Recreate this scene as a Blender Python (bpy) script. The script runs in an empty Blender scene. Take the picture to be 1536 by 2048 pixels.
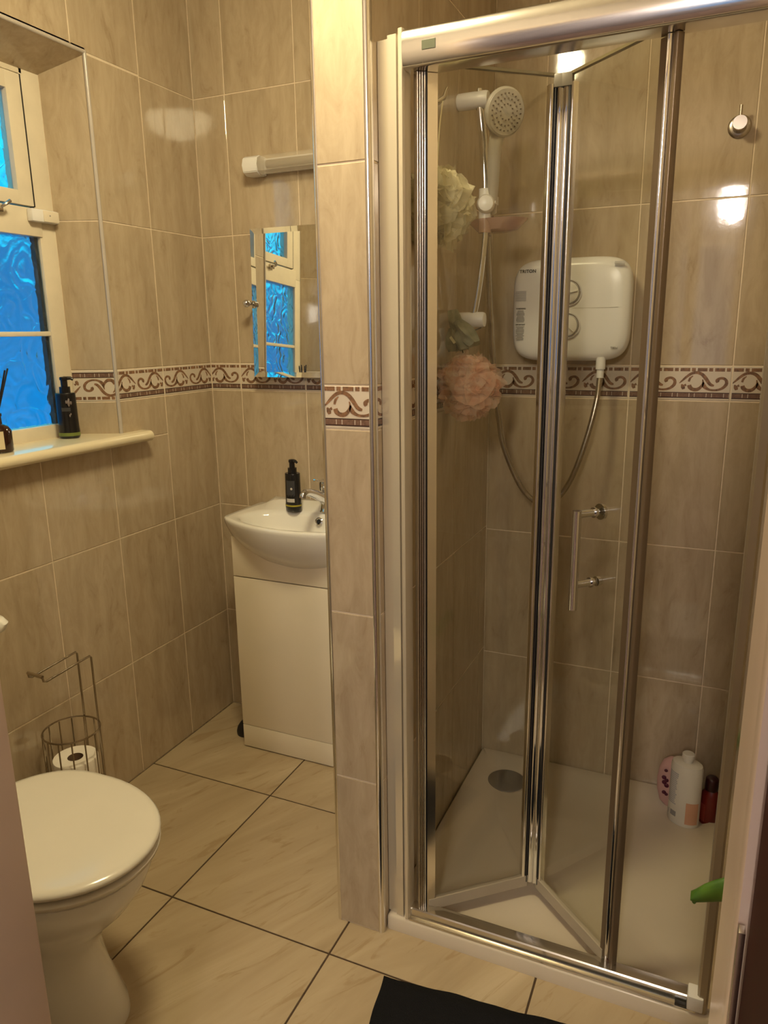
import bpy, bmesh, math, random
from mathutils import Vector, Matrix, Euler
from math import sin, cos, pi, sqrt, atan2, radians
random.seed(7)
S = bpy.context.scene
COL = S.collection

# ------------------------------------------------------------------ camera
cd = bpy.data.cameras.new('camera'); cam = bpy.data.objects.new('camera', cd); COL.objects.link(cam)
cd.sensor_fit = 'VERTICAL'; cd.sensor_height = 24.0; cd.lens = 1481.19 / 2048 * 24.0
cd.clip_start = 0.02; cd.clip_end = 60
cam.location = (1.5851, -2.1149, 1.3676)
cam.rotation_euler = (1.33102, 0.013544, 0.41702)
S.camera = cam

# ------------------------------------------------------------------ world: blue dusk sky
w = bpy.data.worlds.new('dusk_sky'); S.world = w; w.use_nodes = True
nt = w.node_tree; nt.nodes.clear()
out = nt.nodes.new('ShaderNodeOutputWorld'); bg = nt.nodes.new('ShaderNodeBackground')
tc = nt.nodes.new('ShaderNodeTexCoord'); sp = nt.nodes.new('ShaderNodeSeparateXYZ'); rp = nt.nodes.new('ShaderNodeValToRGB')
nt.links.new(tc.outputs['Generated'], sp.inputs[0])
mr = nt.nodes.new('ShaderNodeMapRange'); mr.inputs[1].default_value = -1; mr.inputs[2].default_value = 1
nt.links.new(sp.outputs['Z'], mr.inputs[0]); nt.links.new(mr.outputs[0], rp.inputs[0])
els = rp.color_ramp.elements
els[0].position = 0.0; els[0].color = (0.006, 0.09, 0.28, 1)
els[1].position = 1.0; els[1].color = (0.02, 0.55, 1.0, 1)
for p, c in ((0.42, (0.006, 0.24, 0.62, 1)), (0.49, (0.012, 0.19, 0.48, 1)), (0.545, (0.012, 0.16, 0.40, 1)), (0.585, (0.0, 0.60, 0.95, 1)), (0.66, (0.04, 0.85, 1.1, 1)), (0.8, (0.03, 0.70, 1.0, 1))):
    e = els.new(p); e.color = c
nt.links.new(rp.outputs[0], bg.inputs[0]); bg.inputs[1].default_value = 1.35
nt.links.new(bg.outputs[0], out.inputs[0])

# ------------------------------------------------------------------ exposure
S.view_settings.view_transform = 'Standard'; S.view_settings.look = 'None'
S.view_settings.exposure = 0.0; S.view_settings.gamma = 1.0
S.view_settings.use_curve_mapping = False
S.cycles.use_denoising = True
S.cycles.max_bounces = 10; S.cycles.transparent_max_bounces = 24; S.cycles.glossy_bounces = 8
S.cycles.sample_clamp_indirect = 4.0
CEIL_W, HALL_W = 82.0, 26.0                 # radiance of the two lamp shades
CEIL_COL = (1.0, 0.84, 0.50); HALL_COL = (1.0, 0.86, 0.75)

# ------------------------------------------------------------------ material helpers
def mat(name):
    m = bpy.data.materials.new(name); m.use_nodes = True
    n = m.node_tree; n.nodes.clear()
    o = n.nodes.new('ShaderNodeOutputMaterial'); b = n.nodes.new('ShaderNodeBsdfPrincipled')
    n.links.new(b.outputs[0], o.inputs[0]); return m, n, b, o
def setp(b, **k):
    for a, v in k.items():
        s = b.inputs[a.replace('_', ' ')]
        s.default_value = (*v, 1) if isinstance(v, tuple) and len(v) == 3 and s.type == 'RGBA' else v
def coords(n, scale=(1, 1, 1), rnd=0.0, rot=(0, 0, 0)):
    t = n.nodes.new('ShaderNodeTexCoord'); mp = n.nodes.new('ShaderNodeMapping')
    mp.inputs['Scale'].default_value = scale; mp.inputs['Rotation'].default_value = rot
    if rnd:
        oi = n.nodes.new('ShaderNodeObjectInfo'); va = n.nodes.new('ShaderNodeVectorMath'); va.operation = 'MULTIPLY_ADD'
        cx = n.nodes.new('ShaderNodeCombineXYZ')
        for i in range(3): n.links.new(oi.outputs['Random'], cx.inputs[i])
        va.inputs[1].default_value = (rnd, rnd * .7, rnd * .3)
        n.links.new(cx.outputs[0], va.inputs[0]); n.links.new(t.outputs['Object'], va.inputs[2])
        n.links.new(va.outputs[0], mp.inputs[0])
    else: n.links.new(t.outputs['Object'], mp.inputs[0])
    return mp
def noise(n, vec, scale, detail=5, rough=.55, dist=0.0):
    x = n.nodes.new('ShaderNodeTexNoise'); x.inputs['Scale'].default_value = scale
    x.inputs['Detail'].default_value = detail; x.inputs['Roughness'].default_value = rough; x.inputs['Distortion'].default_value = dist
    n.links.new(vec.outputs[0], x.inputs['Vector']); return x
def ramp(n, src, stops):
    r = n.nodes.new('ShaderNodeValToRGB'); e = r.color_ramp.elements
    e[0].position, e[0].color = stops[0][0], (*stops[0][1], 1); e[1].position, e[1].color = stops[-1][0], (*stops[-1][1], 1)
    for p, c in stops[1:-1]:
        k = e.new(p); k.color = (*c, 1)
    n.links.new(src.outputs[0], r.inputs[0]); return r
def mixc(n, f, a, b, mode='MIX'):
    m = n.nodes.new('ShaderNodeMix'); m.data_type = 'RGBA'; m.blend_type = mode
    if isinstance(f, float): m.inputs[0].default_value = f
    else: n.links.new(f.outputs[0], m.inputs[0])
    for i, s in ((6, a), (7, b)):
        if isinstance(s, tuple): m.inputs[i].default_value = (*s, 1)
        else: n.links.new(s.outputs[0] if not s.bl_idname == 'ShaderNodeMix' else s.outputs[2], m.inputs[i])
    return m
def bump(n, b, src, strength, dist=.001):
    k = n.nodes.new('ShaderNodeBump'); k.inputs['Strength'].default_value = strength; k.inputs['Distance'].default_value = dist
    n.links.new(src.outputs[0], k.inputs['Height']); n.links.new(k.outputs[0], b.inputs['Normal'])
def plain(name, col, rough=.4, metal=0.0, spec=.5, coat=0.0, var=.06, vs=6.0, bmp=0.0, **k):
    m, n, b, o = mat(name); setp(b, Roughness=rough, Metallic=metal, Specular_IOR_Level=spec, Coat_Weight=coat, **k)
    c = coords(n); x = noise(n, c, vs, 4)
    r = ramp(n, x, [(.3, tuple(v * (1 - var) for v in col)), (.7, tuple(min(1, v * (1 + var)) for v in col))])
    n.links.new(r.outputs[0], b.inputs['Base Color'])
    if bmp:
        x2 = noise(n, c, 180, 3); bump(n, b, x2, bmp)
    return m

# ceramic wall tile: warm beige with vertical streaks and a few dark veins
def tile_material():
    m, n, b, o = mat('wall_tile'); setp(b, Roughness=.055, Specular_IOR_Level=.8)
    c1 = coords(n, (9, 9, .9), 9.0); a = noise(n, c1, 2.4, 6, .6, .3)
    r1 = ramp(n, a, [(.25, (.435, .348, .238)), (.5, (.495, .402, .280)), (.78, (.555, .460, .330))])
    c2 = coords(n, (1.6, 1.6, .5), 5.0); d = noise(n, c2, 15, 5, .7, 1.0)
    r2 = ramp(n, d, [(.28, (.76, .71, .66)), (.40, (.93, .91, .89)), (.62, (1.04, 1.04, 1.04))])
    mx = mixc(n, 1.0, r1, r2, 'MULTIPLY')
    c3 = coords(n, (5, 5, 2.0), 12.0); e = noise(n, c3, 11, 3, .5, .5)
    r3 = ramp(n, e, [(.0, (0, 0, 0)), (.745, (0, 0, 0)), (.80, (.7, .7, .7))])
    m2 = mixc(n, r3, mx, (.40, .31, .23))
    n.links.new(m2.outputs[2], b.inputs['Base Color'])
    c4 = coords(n, (1, 1, 1), 3.0); f = noise(n, c4, 40, 3); bump(n, b, f, .07, .0012)
    return m
def floor_material():
    m, n, b, o = mat('floor_tile'); setp(b, Roughness=.34, Specular_IOR_Level=.35)
    c1 = coords(n, (1, 1, 1), 7.0, (0, 0, radians(-62)))
    st = n.nodes.new('ShaderNodeMapping'); st.inputs['Scale'].default_value = (.8, 4.2, 1); n.links.new(c1.outputs[0], st.inputs[0])
    a = noise(n, st, 2.0, 8, .6, .8)
    r1 = ramp(n, a, [(.25, (.36, .275, .165)), (.48, (.43, .335, .21)), (.60, (.47, .375, .24)), (.8, (.57, .47, .32))])
    d = noise(n, st, 5.5, 5, .6, 1.6)
    r2 = ramp(n, d, [(.33, (.84, .79, .72)), (.42, (1, 1, 1)), (.9, (1.0, 1, 1))])
    mx = mixc(n, 1.0, r1, r2, 'MULTIPLY'); n.links.new(mx.outputs[2], b.inputs['Base Color'])
    f = noise(n, st, 14, 4); bump(n, b, f, .10, .002); return m
def mottled(name, a, c, scale=90, rough=.25):
    m, n, b, o = mat(name); setp(b, Roughness=rough)
    x = noise(n, coords(n), scale, 6, .7); r = ramp(n, x, [(.32, a), (.66, c)]); n.links.new(r.outputs[0], b.inputs['Base Color']); return m
def clear_glass(name, tint=(.96, .965, .93), f0=.05, rough=0.0):
    m = bpy.data.materials.new(name); m.use_nodes = True; n = m.node_tree; n.nodes.clear()
    o = n.nodes.new('ShaderNodeOutputMaterial'); t = n.nodes.new('ShaderNodeBsdfTransparent'); g = n.nodes.new('ShaderNodeBsdfGlossy')
    t.inputs[0].default_value = (*tint, 1); g.inputs['Roughness'].default_value = rough
    ge = n.nodes.new('ShaderNodeNewGeometry'); d = n.nodes.new('ShaderNodeVectorMath'); d.operation = 'DOT_PRODUCT'
    n.links.new(ge.outputs['Normal'], d.inputs[0]); n.links.new(ge.outputs['Incoming'], d.inputs[1])
    def M(op, a, b=None):
        k = n.nodes.new('ShaderNodeMath'); k.operation = op
        for i, v in enumerate((a, b)):
            if v is None: continue
            if isinstance(v, (int, float)): k.inputs[i].default_value = v
            else: n.links.new(v, k.inputs[i])
        return k.outputs[0]
    f = M('ADD', M('MULTIPLY', M('POWER', M('SUBTRACT', 1.0, M('ABSOLUTE', d.outputs['Value'])), 5.0), 1 - f0), f0)
    mx = n.nodes.new('ShaderNodeMixShader')
    n.links.new(f, mx.inputs[0]); n.links.new(t.outputs[0], mx.inputs[1]); n.links.new(g.outputs[0], mx.inputs[2]); n.links.new(mx.outputs[0], o.inputs[0])
    return m
def pattern_glass():
    m, n, b, o = mat('pattern_glass'); setp(b, Roughness=.10, Transmission_Weight=1.0, IOR=1.45, Base_Color=(.80, .93, 1.0))
    c = coords(n, (1, 1, 1)); d = noise(n, c, 9, 2, .5)
    va = n.nodes.new('ShaderNodeVectorMath'); va.operation = 'MULTIPLY_ADD'; va.inputs[1].default_value = (.10, .10, .10)
    n.links.new(d.outputs['Color'], va.inputs[0]); n.links.new(c.outputs[0], va.inputs[2])
    v = n.nodes.new('ShaderNodeTexVoronoi'); v.inputs['Scale'].default_value = 9; n.links.new(va.outputs[0], v.inputs['Vector'])
    mu = n.nodes.new('ShaderNodeMath'); mu.operation = 'MULTIPLY'; mu.inputs[1].default_value = 26
    n.links.new(v.outputs['Distance'], mu.inputs[0])
    si = n.nodes.new('ShaderNodeMath'); si.operation = 'SINE'; n.links.new(mu.outputs[0], si.inputs[0])
    x = noise(n, c, 30, 3); ad = n.nodes.new('ShaderNodeMath'); ad.operation = 'ADD'
    n.links.new(si.outputs[0], ad.inputs[0]); n.links.new(x.outputs[0], ad.inputs[1])
    bump(n, b, ad, .42, .0028); return m
def emit(name, col, strength):
    m, n, b, o = mat(name); setp(b, Base_Color=(.9, .88, .82), Emission_Color=col, Emission_Strength=strength, Roughness=.3); return m
def gauze(name, c1, c2, alpha, tr=.5):
    m, n, b, o = mat(name); setp(b, Roughness=.8, Alpha=alpha, Specular_IOR_Level=.2)
    x = noise(n, coords(n), 35, 3); r = ramp(n, x, [(.3, c1), (.7, c2)]); n.links.new(r.outputs[0], b.inputs['Base Color'])
    return m

TILE = tile_material(); FLOOR = floor_material()
BORDER = plain('border_tile_ceramic', (.68, .60, .50), .2, var=.05)
GROUT = plain('cream_grout', (.80, .68, .52), .8, var=.08, vs=60)
DGROUT = plain('dark_grout', (.065, .038, .018), .9, var=.2, vs=60)
PRINT = mottled('border_print_brown', (.09, .055, .04), (.36, .19, .10), 110)
BAND = mottled('border_print_band', (.13, .075, .055), (.24, .14, .10), 130)
LINE = plain('border_print_line', (.045, .020, .015), .3)
PAINT = plain('white_gloss_paint', (.80, .72, .58), .3, var=.03, vs=9, bmp=.02)
WPAINT = plain('window_frame_paint', (.78, .70, .55), .35, var=.05, vs=14, bmp=.03)
JAMB = plain('door_frame_gloss_paint', (.66, .52, .43), .22, var=.04, vs=5, bmp=.03)
PLAST = plain('ceiling_plaster', (.80, .76, .68), .85, var=.02)
HALLP = plain('hall_plaster', (.34, .30, .29), .8, var=.03)
CHROME = plain('chrome', (.78, .79, .83), .07, 1.0, var=.01)
SATIN = plain('satin_aluminium', (.82, .80, .78), .16, 1.0, var=.02)
NICKEL = plain('brushed_nickel', (.55, .50, .43), .25, 1.0, var=.04)
CERAM = plain('white_ceramic', (.84, .82, .76), .08, var=.01, coat=.3)
ACRYL = plain('white_acrylic', (.66, .58, .46), .22, var=.02)
WPLAS = plain('white_plastic', (.84, .83, .82), .25, var=.02)
SEATM = plain('toilet_seat_plastic', (.74, .70, .61), .16, var=.02)
VAN = plain('white_gloss_board', (.82, .74, .58), .15, var=.02)
GREYP = plain('grey_plastic', (.34, .31, .28), .35, var=.05)
BLACKP = plain('black_plastic', (.012, .011, .012), .22, var=.1)
BLACKR = plain('black_rubber', (.012, .010, .010), .5, var=.1)
SEAL = plain('translucent_seal', (.42, .36, .27), .45, var=.05)
PAPER = plain('toilet_paper', (.86, .80, .70), .95, var=.03, vs=60, bmp=.2)
CARD = plain('cardboard', (.20, .12, .07), .9)
GLASS = clear_glass('shower_glass')
MIRROR = plain('mirror_silver', (.90, .92, .90), .012, 1.0, var=.0)
PGLASS = pattern_glass()

# ------------------------------------------------------------------ mesh helpers
def obj(name, bm, m, parent=None, smooth=None, recalc=True):
    if recalc: bmesh.ops.recalc_face_normals(bm, faces=bm.faces)
    me = bpy.data.meshes.new(name); bm.to_mesh(me); bm.free()
    for x in (m if isinstance(m, (list, tuple)) else [m]): me.materials.append(x)
    if smooth is not None:
        me.polygons.foreach_set('use_smooth', [True] * len(me.polygons))
        if smooth < 180:
            try: me.set_sharp_from_angle(angle=radians(smooth))
            except Exception: pass
    o = bpy.data.objects.new(name, me); COL.objects.link(o)
    if parent is not None:
        o.parent = parent
        o.matrix_parent_inverse = Matrix.Translation(-WORLDLOC.get(parent.name, Vector((0, 0, 0))))
    return o
WORLDLOC = {}
def thing(name, loc, label, cat, group=None):
    o = bpy.data.objects.new(name, None); COL.objects.link(o); o.location = loc; o.empty_display_size = .03
    WORLDLOC[o.name] = Vector(loc)
    o['label'] = label; o['category'] = cat
    if group: o['group'] = group
    return o
def tag(o, label, cat, group=None):
    o['label'] = label; o['category'] = cat
    if group: o['group'] = group
    return o
def struct(o): o['kind'] = 'structure'; return o
def box(bm, x0, x1, y0, y1, z0, z1, bev=0.0, seg=2):
    r = bmesh.ops.create_cube(bm, size=1.0); vs = r['verts']
    bmesh.ops.scale(bm, vec=(x1 - x0, y1 - y0, z1 - z0), verts=vs)
    bmesh.ops.translate(bm, vec=((x0 + x1) / 2, (y0 + y1) / 2, (z0 + z1) / 2), verts=vs)
    if bev:
        es = {e for v in vs for e in v.link_edges}
        bmesh.ops.bevel(bm, geom=list(es), offset=bev, segments=seg, profile=.6, affect='EDGES')
    return bm
def B(*a, **k): return box(bmesh.new(), *a, **k)
def rings(bm, rs, cap0=True, cap1=True, closed=True):
    R = [[bm.verts.new(p) for p in r] for r in rs]
    n = len(R[0])
    for a, b in zip(R, R[1:]):
        for i in range(n if closed else n - 1):
            j = (i + 1) % n
            try: bm.faces.new((a[i], a[j], b[j], b[i]))
            except ValueError: pass
    if cap0: bm.faces.new(R[0][::-1])
    if cap1: bm.faces.new(R[-1])
    return R
def frame_of(d):
    d = Vector(d).normalized(); u = Vector((0, 0, 1)) if abs(d.z) < .95 else Vector((1, 0, 0))
    a = d.cross(u).normalized(); return a, d.cross(a).normalized()
def lathe(bm, prof, base, axis=(0, 0, 1), n=24, sx=1.0, sy=1.0, cap0=True, cap1=True, ref=None):
    d = Vector(axis).normalized(); a, b = frame_of(d)
    if ref is not None: a = Vector(ref).normalized(); b = d.cross(a)
    base = Vector(base)
    rs = [[base + d * h + a * (r * sx * cos(2 * pi * i / n)) + b * (r * sy * sin(2 * pi * i / n)) for i in range(n)] for r, h in prof]
    rings(bm, rs, cap0, cap1); return bm
def cyl(bm, p, q, r, n=14, r2=None):
    p, q = Vector(p), Vector(q); L = (q - p).length
    return lathe(bm, [(r, 0), (r if r2 is None else r2, L)], p, q - p, n)
def smoothpath(pts, k=6):
    P = [Vector(p) for p in pts]; P = [P[0] * 2 - P[1]] + P + [P[-1] * 2 - P[-2]]; o = []
    for i in range(1, len(P) - 2):
        a, b, c, d = P[i - 1:i + 3]
        for j in range(k):
            t = j / k; o.append(.5 * ((2 * b) + (c - a) * t + (2 * a - 5 * b + 4 * c - d) * t * t + (3 * b - a - 3 * c + d) * t ** 3))
    o.append(P[-2]); return o
def tube(bm, pts, r, n=10, smooth=0, ribs=0.0):
    P = smoothpath(pts, smooth) if smooth else [Vector(p) for p in pts]
    rs = []; a = None
    for i, p in enumerate(P):
        t = (P[min(i + 1, len(P) - 1)] - P[max(i - 1, 0)]).normalized()
        if a is None: a, _ = frame_of(t)
        a = (a - t * a.dot(t)).normalized(); b = t.cross(a)
        rr = (r[i] if isinstance(r, list) else r) * (1 + (ribs if i % 2 else 0))
        rs.append([p + a * rr * cos(2 * pi * j / n) + b * rr * sin(2 * pi * j / n) for j in range(n)])
    rings(bm, rs); return bm
def sphere(bm, c, r, n=14, s=(1, 1, 1)):
    x = bmesh.ops.create_uvsphere(bm, u_segments=n, v_segments=max(6, n // 2 + 1), radius=r)['verts']
    bmesh.ops.scale(bm, vec=s, verts=x); bmesh.ops.translate(bm, vec=c, verts=x); return bm
def extrude_z(bm, pts, z0, z1, holes=None):
    rings(bm, [[(x, y, z0) for x, y in pts], [(x, y, z1) for x, y in pts]]); return bm
def prism(bm, pts, f0, f1):      # pts 2D outline -> f0 / f1 map to 3D
    rings(bm, [[f0(*p) for p in pts], [f1(*p) for p in pts]]); return bm
def text(s, size, org, ux, uy, m, parent, name='lettering', bold=0.0):
    cu = bpy.data.curves.new(name, 'FONT'); cu.body = s; cu.size = size; cu.offset = bold; cu.extrude = .0002
    cu.space_character = 1.05
    t = bpy.data.objects.new(name, cu); COL.objects.link(t)
    bpy.context.view_layer.update()
    dg = bpy.context.evaluated_depsgraph_get(); me = bpy.data.meshes.new_from_object(t.evaluated_get(dg))
    bpy.data.objects.remove(t); me.materials.clear(); me.materials.append(m)
    ux = Vector(ux).normalized(); uy = Vector(uy).normalized(); uz = ux.cross(uy)
    M = Matrix((ux, uy, uz)).transposed().to_4x4(); M.translation = Vector(org); me.transform(M)
    o = bpy.data.objects.new(name, me); COL.objects.link(o); o.parent = parent
    o.matrix_parent_inverse = Matrix.Translation(-WORLDLOC.get(parent.name, Vector((0, 0, 0)))); return o

# ------------------------------------------------------------------ tiling
ZR = [0.0, .378, .7785, 1.179, 1.269, 1.6725, 2.083, 2.40]
GAP = .0015
def tile_box(bm, F, u0, u1, v0, v1, depth=.006, ch=.0012):
    u0 += GAP; u1 -= GAP; v0 += GAP; v1 -= GAP
    if u1 - u0 < .004 or v1 - v0 < .004: return None
    r = [(u0, v0), (u1, v0), (u1, v1), (u0, v1)]; q = [(u0 + ch, v0 + ch), (u1 - ch, v0 + ch), (u1 - ch, v1 - ch), (u0 + ch, v1 - ch)]
    rings(bm, [[F(u, v, -depth) for u, v in r], [F(u, v, -ch * .7) for u, v in r], [F(u, v, 0) for u, v in q]])
    return bm
def subtract(R, H):
    u0, u1, v0, v1 = R; a0, a1, b0, b1 = H
    if a1 <= u0 or a0 >= u1 or b1 <= v0 or b0 >= v1: return [R]
    o = []
    if v0 < b0: o.append((u0, u1, v0, b0))
    if v1 > b1: o.append((u0, u1, b1, v1))
    m0, m1 = max(v0, b0), min(v1, b1)
    if u0 < a0: o.append((u0, a0, m0, m1))
    if u1 > a1: o.append((a1, u1, m0, m1))
    return o
# border motif in millimetre-like pixel units of one 250 mm tile (895 px)
K = .25 / 895
RIB = [[(785, 812, 5), (812, 785, 13), (845, 752, 17), (885, 722, 19), (930, 712, 20), (975, 728, 22), (1010, 765, 24), (1040, 808, 22), (1062, 826, 20), (1085, 832, 12)],
       [(866, 797, 14), (876, 765, 14), (900, 742, 5)],
       [(872, 828, 26), (880, 850, 28), (905, 868, 24), (940, 870, 24), (970, 850, 20), (990, 812, 14), (984, 775, 7)],
       [(992, 800, 8), (1000, 835, 26), (1024, 858, 20), (1060, 872, 14), (1110, 872, 14), (1155, 856, 18), (1186, 822, 22), (1186, 786, 20), (1160, 764, 18), (1128, 766, 18), (1110, 785, 26), (1116, 802, 18)],
       [(805, 822, 8), (818, 845, 26), (826, 868, 18)], [(832, 822, 16), (846, 838, 8)]]
def border_quads():
    Q = []
    for rep in (0, 1):
        ox = 335 + 6 + 0 if rep == 0 else 335 + 6 + 444
        for rb in RIB:
            P = smoothpath([(x - 785 + ox, y, wd * 1.35) for x, y, wd in rb], 3)
            L = []
            for i, p in enumerate(P):
                t = P[min(i + 1, len(P) - 1)] - P[max(i - 1, 0)]; l = sqrt(t.x ** 2 + t.y ** 2) or 1
                nx, ny = -t.y / l * p.z / 2, t.x / l * p.z / 2
                L.append(((p.x + nx, p.y + ny), (p.x - nx, p.y - ny)))
            for a, b in zip(L, L[1:]): Q.append((0, [a[0], a[1], b[1], b[0]]))
    R = lambda x0, x1, y0, y1, m: Q.append((m, [(x0, y0), (x1, y0), (x1, y1), (x0, y1)]))
    for k in range(6):
        x = 343 + k * 148; R(x, x + 84, 670, 701, 0); R(x + 98, x + 132, 670, 701, 0)
    R(337, 1228, 896, 903, 2); R(337, 1228, 903, 942, 1); R(337, 1228, 942, 951, 2)
    for k in range(6):
        x = 343 + k * 148
        for dx in (88, 92, 134, 138)[::2]: R(x + dx, x + dx + 5, 905, 940, 3)
    return [(m, [((x - 335) * K, (975 - y) * K * .90 / .91) for x, y in q]) for m, q in Q]
BQ = border_quads()
def clip(poly, c, keep_gt):
    o = []
    for i, p in enumerate(poly):
        q = poly[(i + 1) % len(poly)]; ip = (p[0] > c) == keep_gt; iq = (q[0] > c) == keep_gt
        if ip: o.append(p)
        if ip != iq:
            t = (c - p[0]) / (q[0] - p[0]); o.append((c, p[1] + t * (q[1] - p[1])))
    return o
def border_print(F, u0, u1, v0, v1, ushift, flip=False, parent=None):
    bm = bmesh.new()
    for m, q in BQ:
        q = clip([(p[0] + ushift, p[1]) for p in q], u0 + .003, True)
        if len(q) > 2: q = clip(q, u1 - .003, False)
        if len(q) > 2:
            h = .0003 if m != 3 else .0006
            P = [F(u, (v1 - v) if flip else (v0 + v), h) for u, v in q]
            try: f = bm.faces.new([bm.verts.new(p) for p in P]); f.material_index = m
            except ValueError: pass
    if not len(bm.faces): bm.free(); return
    o = obj('border_print', bm, [PRINT, BAND, LINE, BORDER], parent, recalc=False)
def tile_plane(parent, F, ulines, zr=ZR, holes=(), ushift0=0.0, flipb=False, name='tile', border=3, umin=None):
    for i in range(len(zr) - 1):
        for j in range(len(ulines) - 1):
            isb = (i == border)
            Rs = [(ulines[j], ulines[j + 1], zr[i], zr[i + 1])]
            for H in holes: Rs = [s for r in Rs for s in subtract(r, H)]
            for r in Rs:
                bm = bmesh.new()
                if tile_box(bm, F, *r) is None: bm.free(); continue
                o = obj('border_tile' if isb else name, bm, BORDER if isb else TILE, parent)
                if isb:
                    sh = ulines[j] if ulines[j + 1] - ulines[j] > .24 or j > 0 else ulines[j + 1] - .25
                    border_print(F, r[0], r[1], zr[i], zr[i + 1], sh, flipb, o)
XG = [0, .119, .369, .619, .862]
# back wall
bm = B(-.15, 1.85, -.0012 + .0025, .15, -.05, 2.45)
wb = struct(obj('wall_back', bm, GROUT))
FB = lambda u, v, n: Vector((u, -n, v))
tile_plane(wb, FB, [0, .119, .369, .619, .862])
tile_plane(wb, FB, [.980, 1.119, 1.369, 1.619, 1.70])
# left wall with window opening
WY0, WY1, WZ0, WZ1 = -.990, -.447, 1.060, 2.086
bm = bmesh.new(); g = -.0013
box(bm, -.16, g, WY1, .0, -.05, 2.45); box(bm, -.16, g, -1.75, WY0, -.05, 2.45)
box(bm, -.16, g, WY0, WY1, -.05, WZ0); box(bm, -.16, g, WY0, WY1, WZ1, 2.45)
wl = struct(obj('wall_left', bm, GROUT))
FL = lambda u, v, n: Vector((n, -u, v))
UL = [0, .245, .495, .745, .995, 1.245, 1.495, 1.60]
tile_plane(wl, FL, UL, holes=[(.447, .990, WZ0, WZ1)])
# splayed reveals
def reveal(name, P0, P1, flip):
    d = Vector((P1[0] - P0[0], P1[1] - P0[1], 0)); L = d.length; d /= L
    n_ = Vector((-d.y, d.x, 0));  n_ = n_ if n_.y * (-.7 - P0[1]) > 0 else -n_
    F = lambda u, v, n: Vector((P0[0], P0[1], v)) + d * u + n_ * n
    bm = bmesh.new(); prism(bm, [(0, WZ0), (L, WZ0), (L, WZ1), (0, WZ1)], lambda u, v: F(u, v, -.03), lambda u, v: F(u, v, -.0015))
    o = obj(name, bm, GROUT, wl)
    for i in range(2, 6):
        z0, z1 = max(ZR[i], WZ0), min(ZR[i + 1], WZ1 - (.0 if 1 else 0))
        b2 = bmesh.new(); tile_box(b2, F, .004, L, z0, z1, .005)
        t = obj('border_tile' if i == 3 else 'tile', b2, BORDER if i == 3 else TILE, o)
        if i == 3:
            t.parent = wl; border_print(F, .004, L, z0, z1, -.02, True, t)
    b2 = bmesh.new(); b2.free()
    return o
reveal('reveal_side', (0, -.447), (-.118, -.500), True)
reveal('reveal_side', (0, -.990), (-.118, -.937), True)
b2 = bmesh.new(); rings(b2, [[(0.0, WY0, WZ1 - .004), (0.0, WY1, WZ1 - .004), (0, WY1, WZ1 + .01), (0, WY0, WZ1 + .01)], [(-.13, WY0, 2.030), (-.13, WY1, 2.030), (-.13, WY1, 2.12), (-.13, WY0, 2.12)]])
obj('reveal_top', b2, TILE, wl)
TRIMP = plain('tile_trim_plastic', (.52, .47, .42), .2, var=.02)
bm = bmesh.new(); cyl(bm, (-.001, -.4475, 1.084), (-.001, -.4475, 2.090), .0055, 10); cyl(bm, (-.001, -.9895, 1.084), (-.001, -.9895, 2.090), .0055, 10); cyl(bm, (-.001, -.4475, 2.087), (-.001, -.9895, 2.087), .0055, 10)
struct(obj('trim_1', bm, TRIMP, smooth=40))['label'] = 'tile edge trim round the window reveal'
# right wall of shower, partition, front wall
bm = B(1.7013, 1.85, -1.75, .0, -.05, 2.45); wr = struct(obj('wall_right', bm, GROUT))
FR = lambda u, v, n: Vector((1.70 - n, -u, v))
tile_plane(wr, FR, [0, .25, .5, .75, 1.0, 1.25, 1.5, 1.60])
PY = -.800
bm = B(.8633, .9787, PY + .0013, -.0005, .0, 2.42); wp = struct(obj('wall_partition', bm, GROUT))
FPR = lambda u, v, n: Vector((.980 + n, -u, v))
ZP = [0, .391, .787, 1.178, 1.265, 1.668, 2.07, 2.40]
tile_plane(wp, FPR, [.0, .055, .305, .555, .792], zr=ZP)
FPL = lambda u, v, n: Vector((.862 - n, -u, v))
tile_plane(wp, FPL, [.0, .25, .5, .75, .792])
FPF = lambda u, v, n: Vector((u, PY - n, v))
for i in range(7):
    bm = bmesh.new(); tile_box(bm, FPF, .8685, .9715, ZP[i], ZP[i + 1]); t = obj('border_tile' if i == 3 else 'tile', bm, BORDER if i == 3 else TILE, wp)
    if i == 3: border_print(FPF, .8685, .9715, ZP[i], ZP[i + 1], .8685, False, t)
for x, s in ((.862, -1), (.980, 1)):      # quadrant chrome edge trims
    bm = bmesh.new(); pts = []
    cx, cy, r = x - s * .008, PY + .008, .0100
    for k in range(9):
        a = pi / 2 * k / 8; pts.append((cx + s * r * sin(a), cy - r * cos(a)))
    pts += [(cx + s * .009, cy + .006), (cx - s * .002, cy + .006), (cx - s * .002, cy - r + .0005)]
    extrude_z(bm, pts, .0005, 2.40); o = obj('edge_trim', bm, SATIN, wp, 40)
struct(wp)
bm = bmesh.new()
box(bm, -.16, .854, -1.76, -1.60, -.05, 2.45); box(bm, 1.62 + .03, 1.85, -1.76, -1.60, -.05, 2.45); box(bm, .854, 1.65, -1.76, -1.60, 2.06, 2.45)
wf = struct(obj('wall_front', bm, HALLP))
struct(obj('ceiling', B(-.16, 1.85, -1.76, .15, 2.40, 2.48), PLAST))
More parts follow.
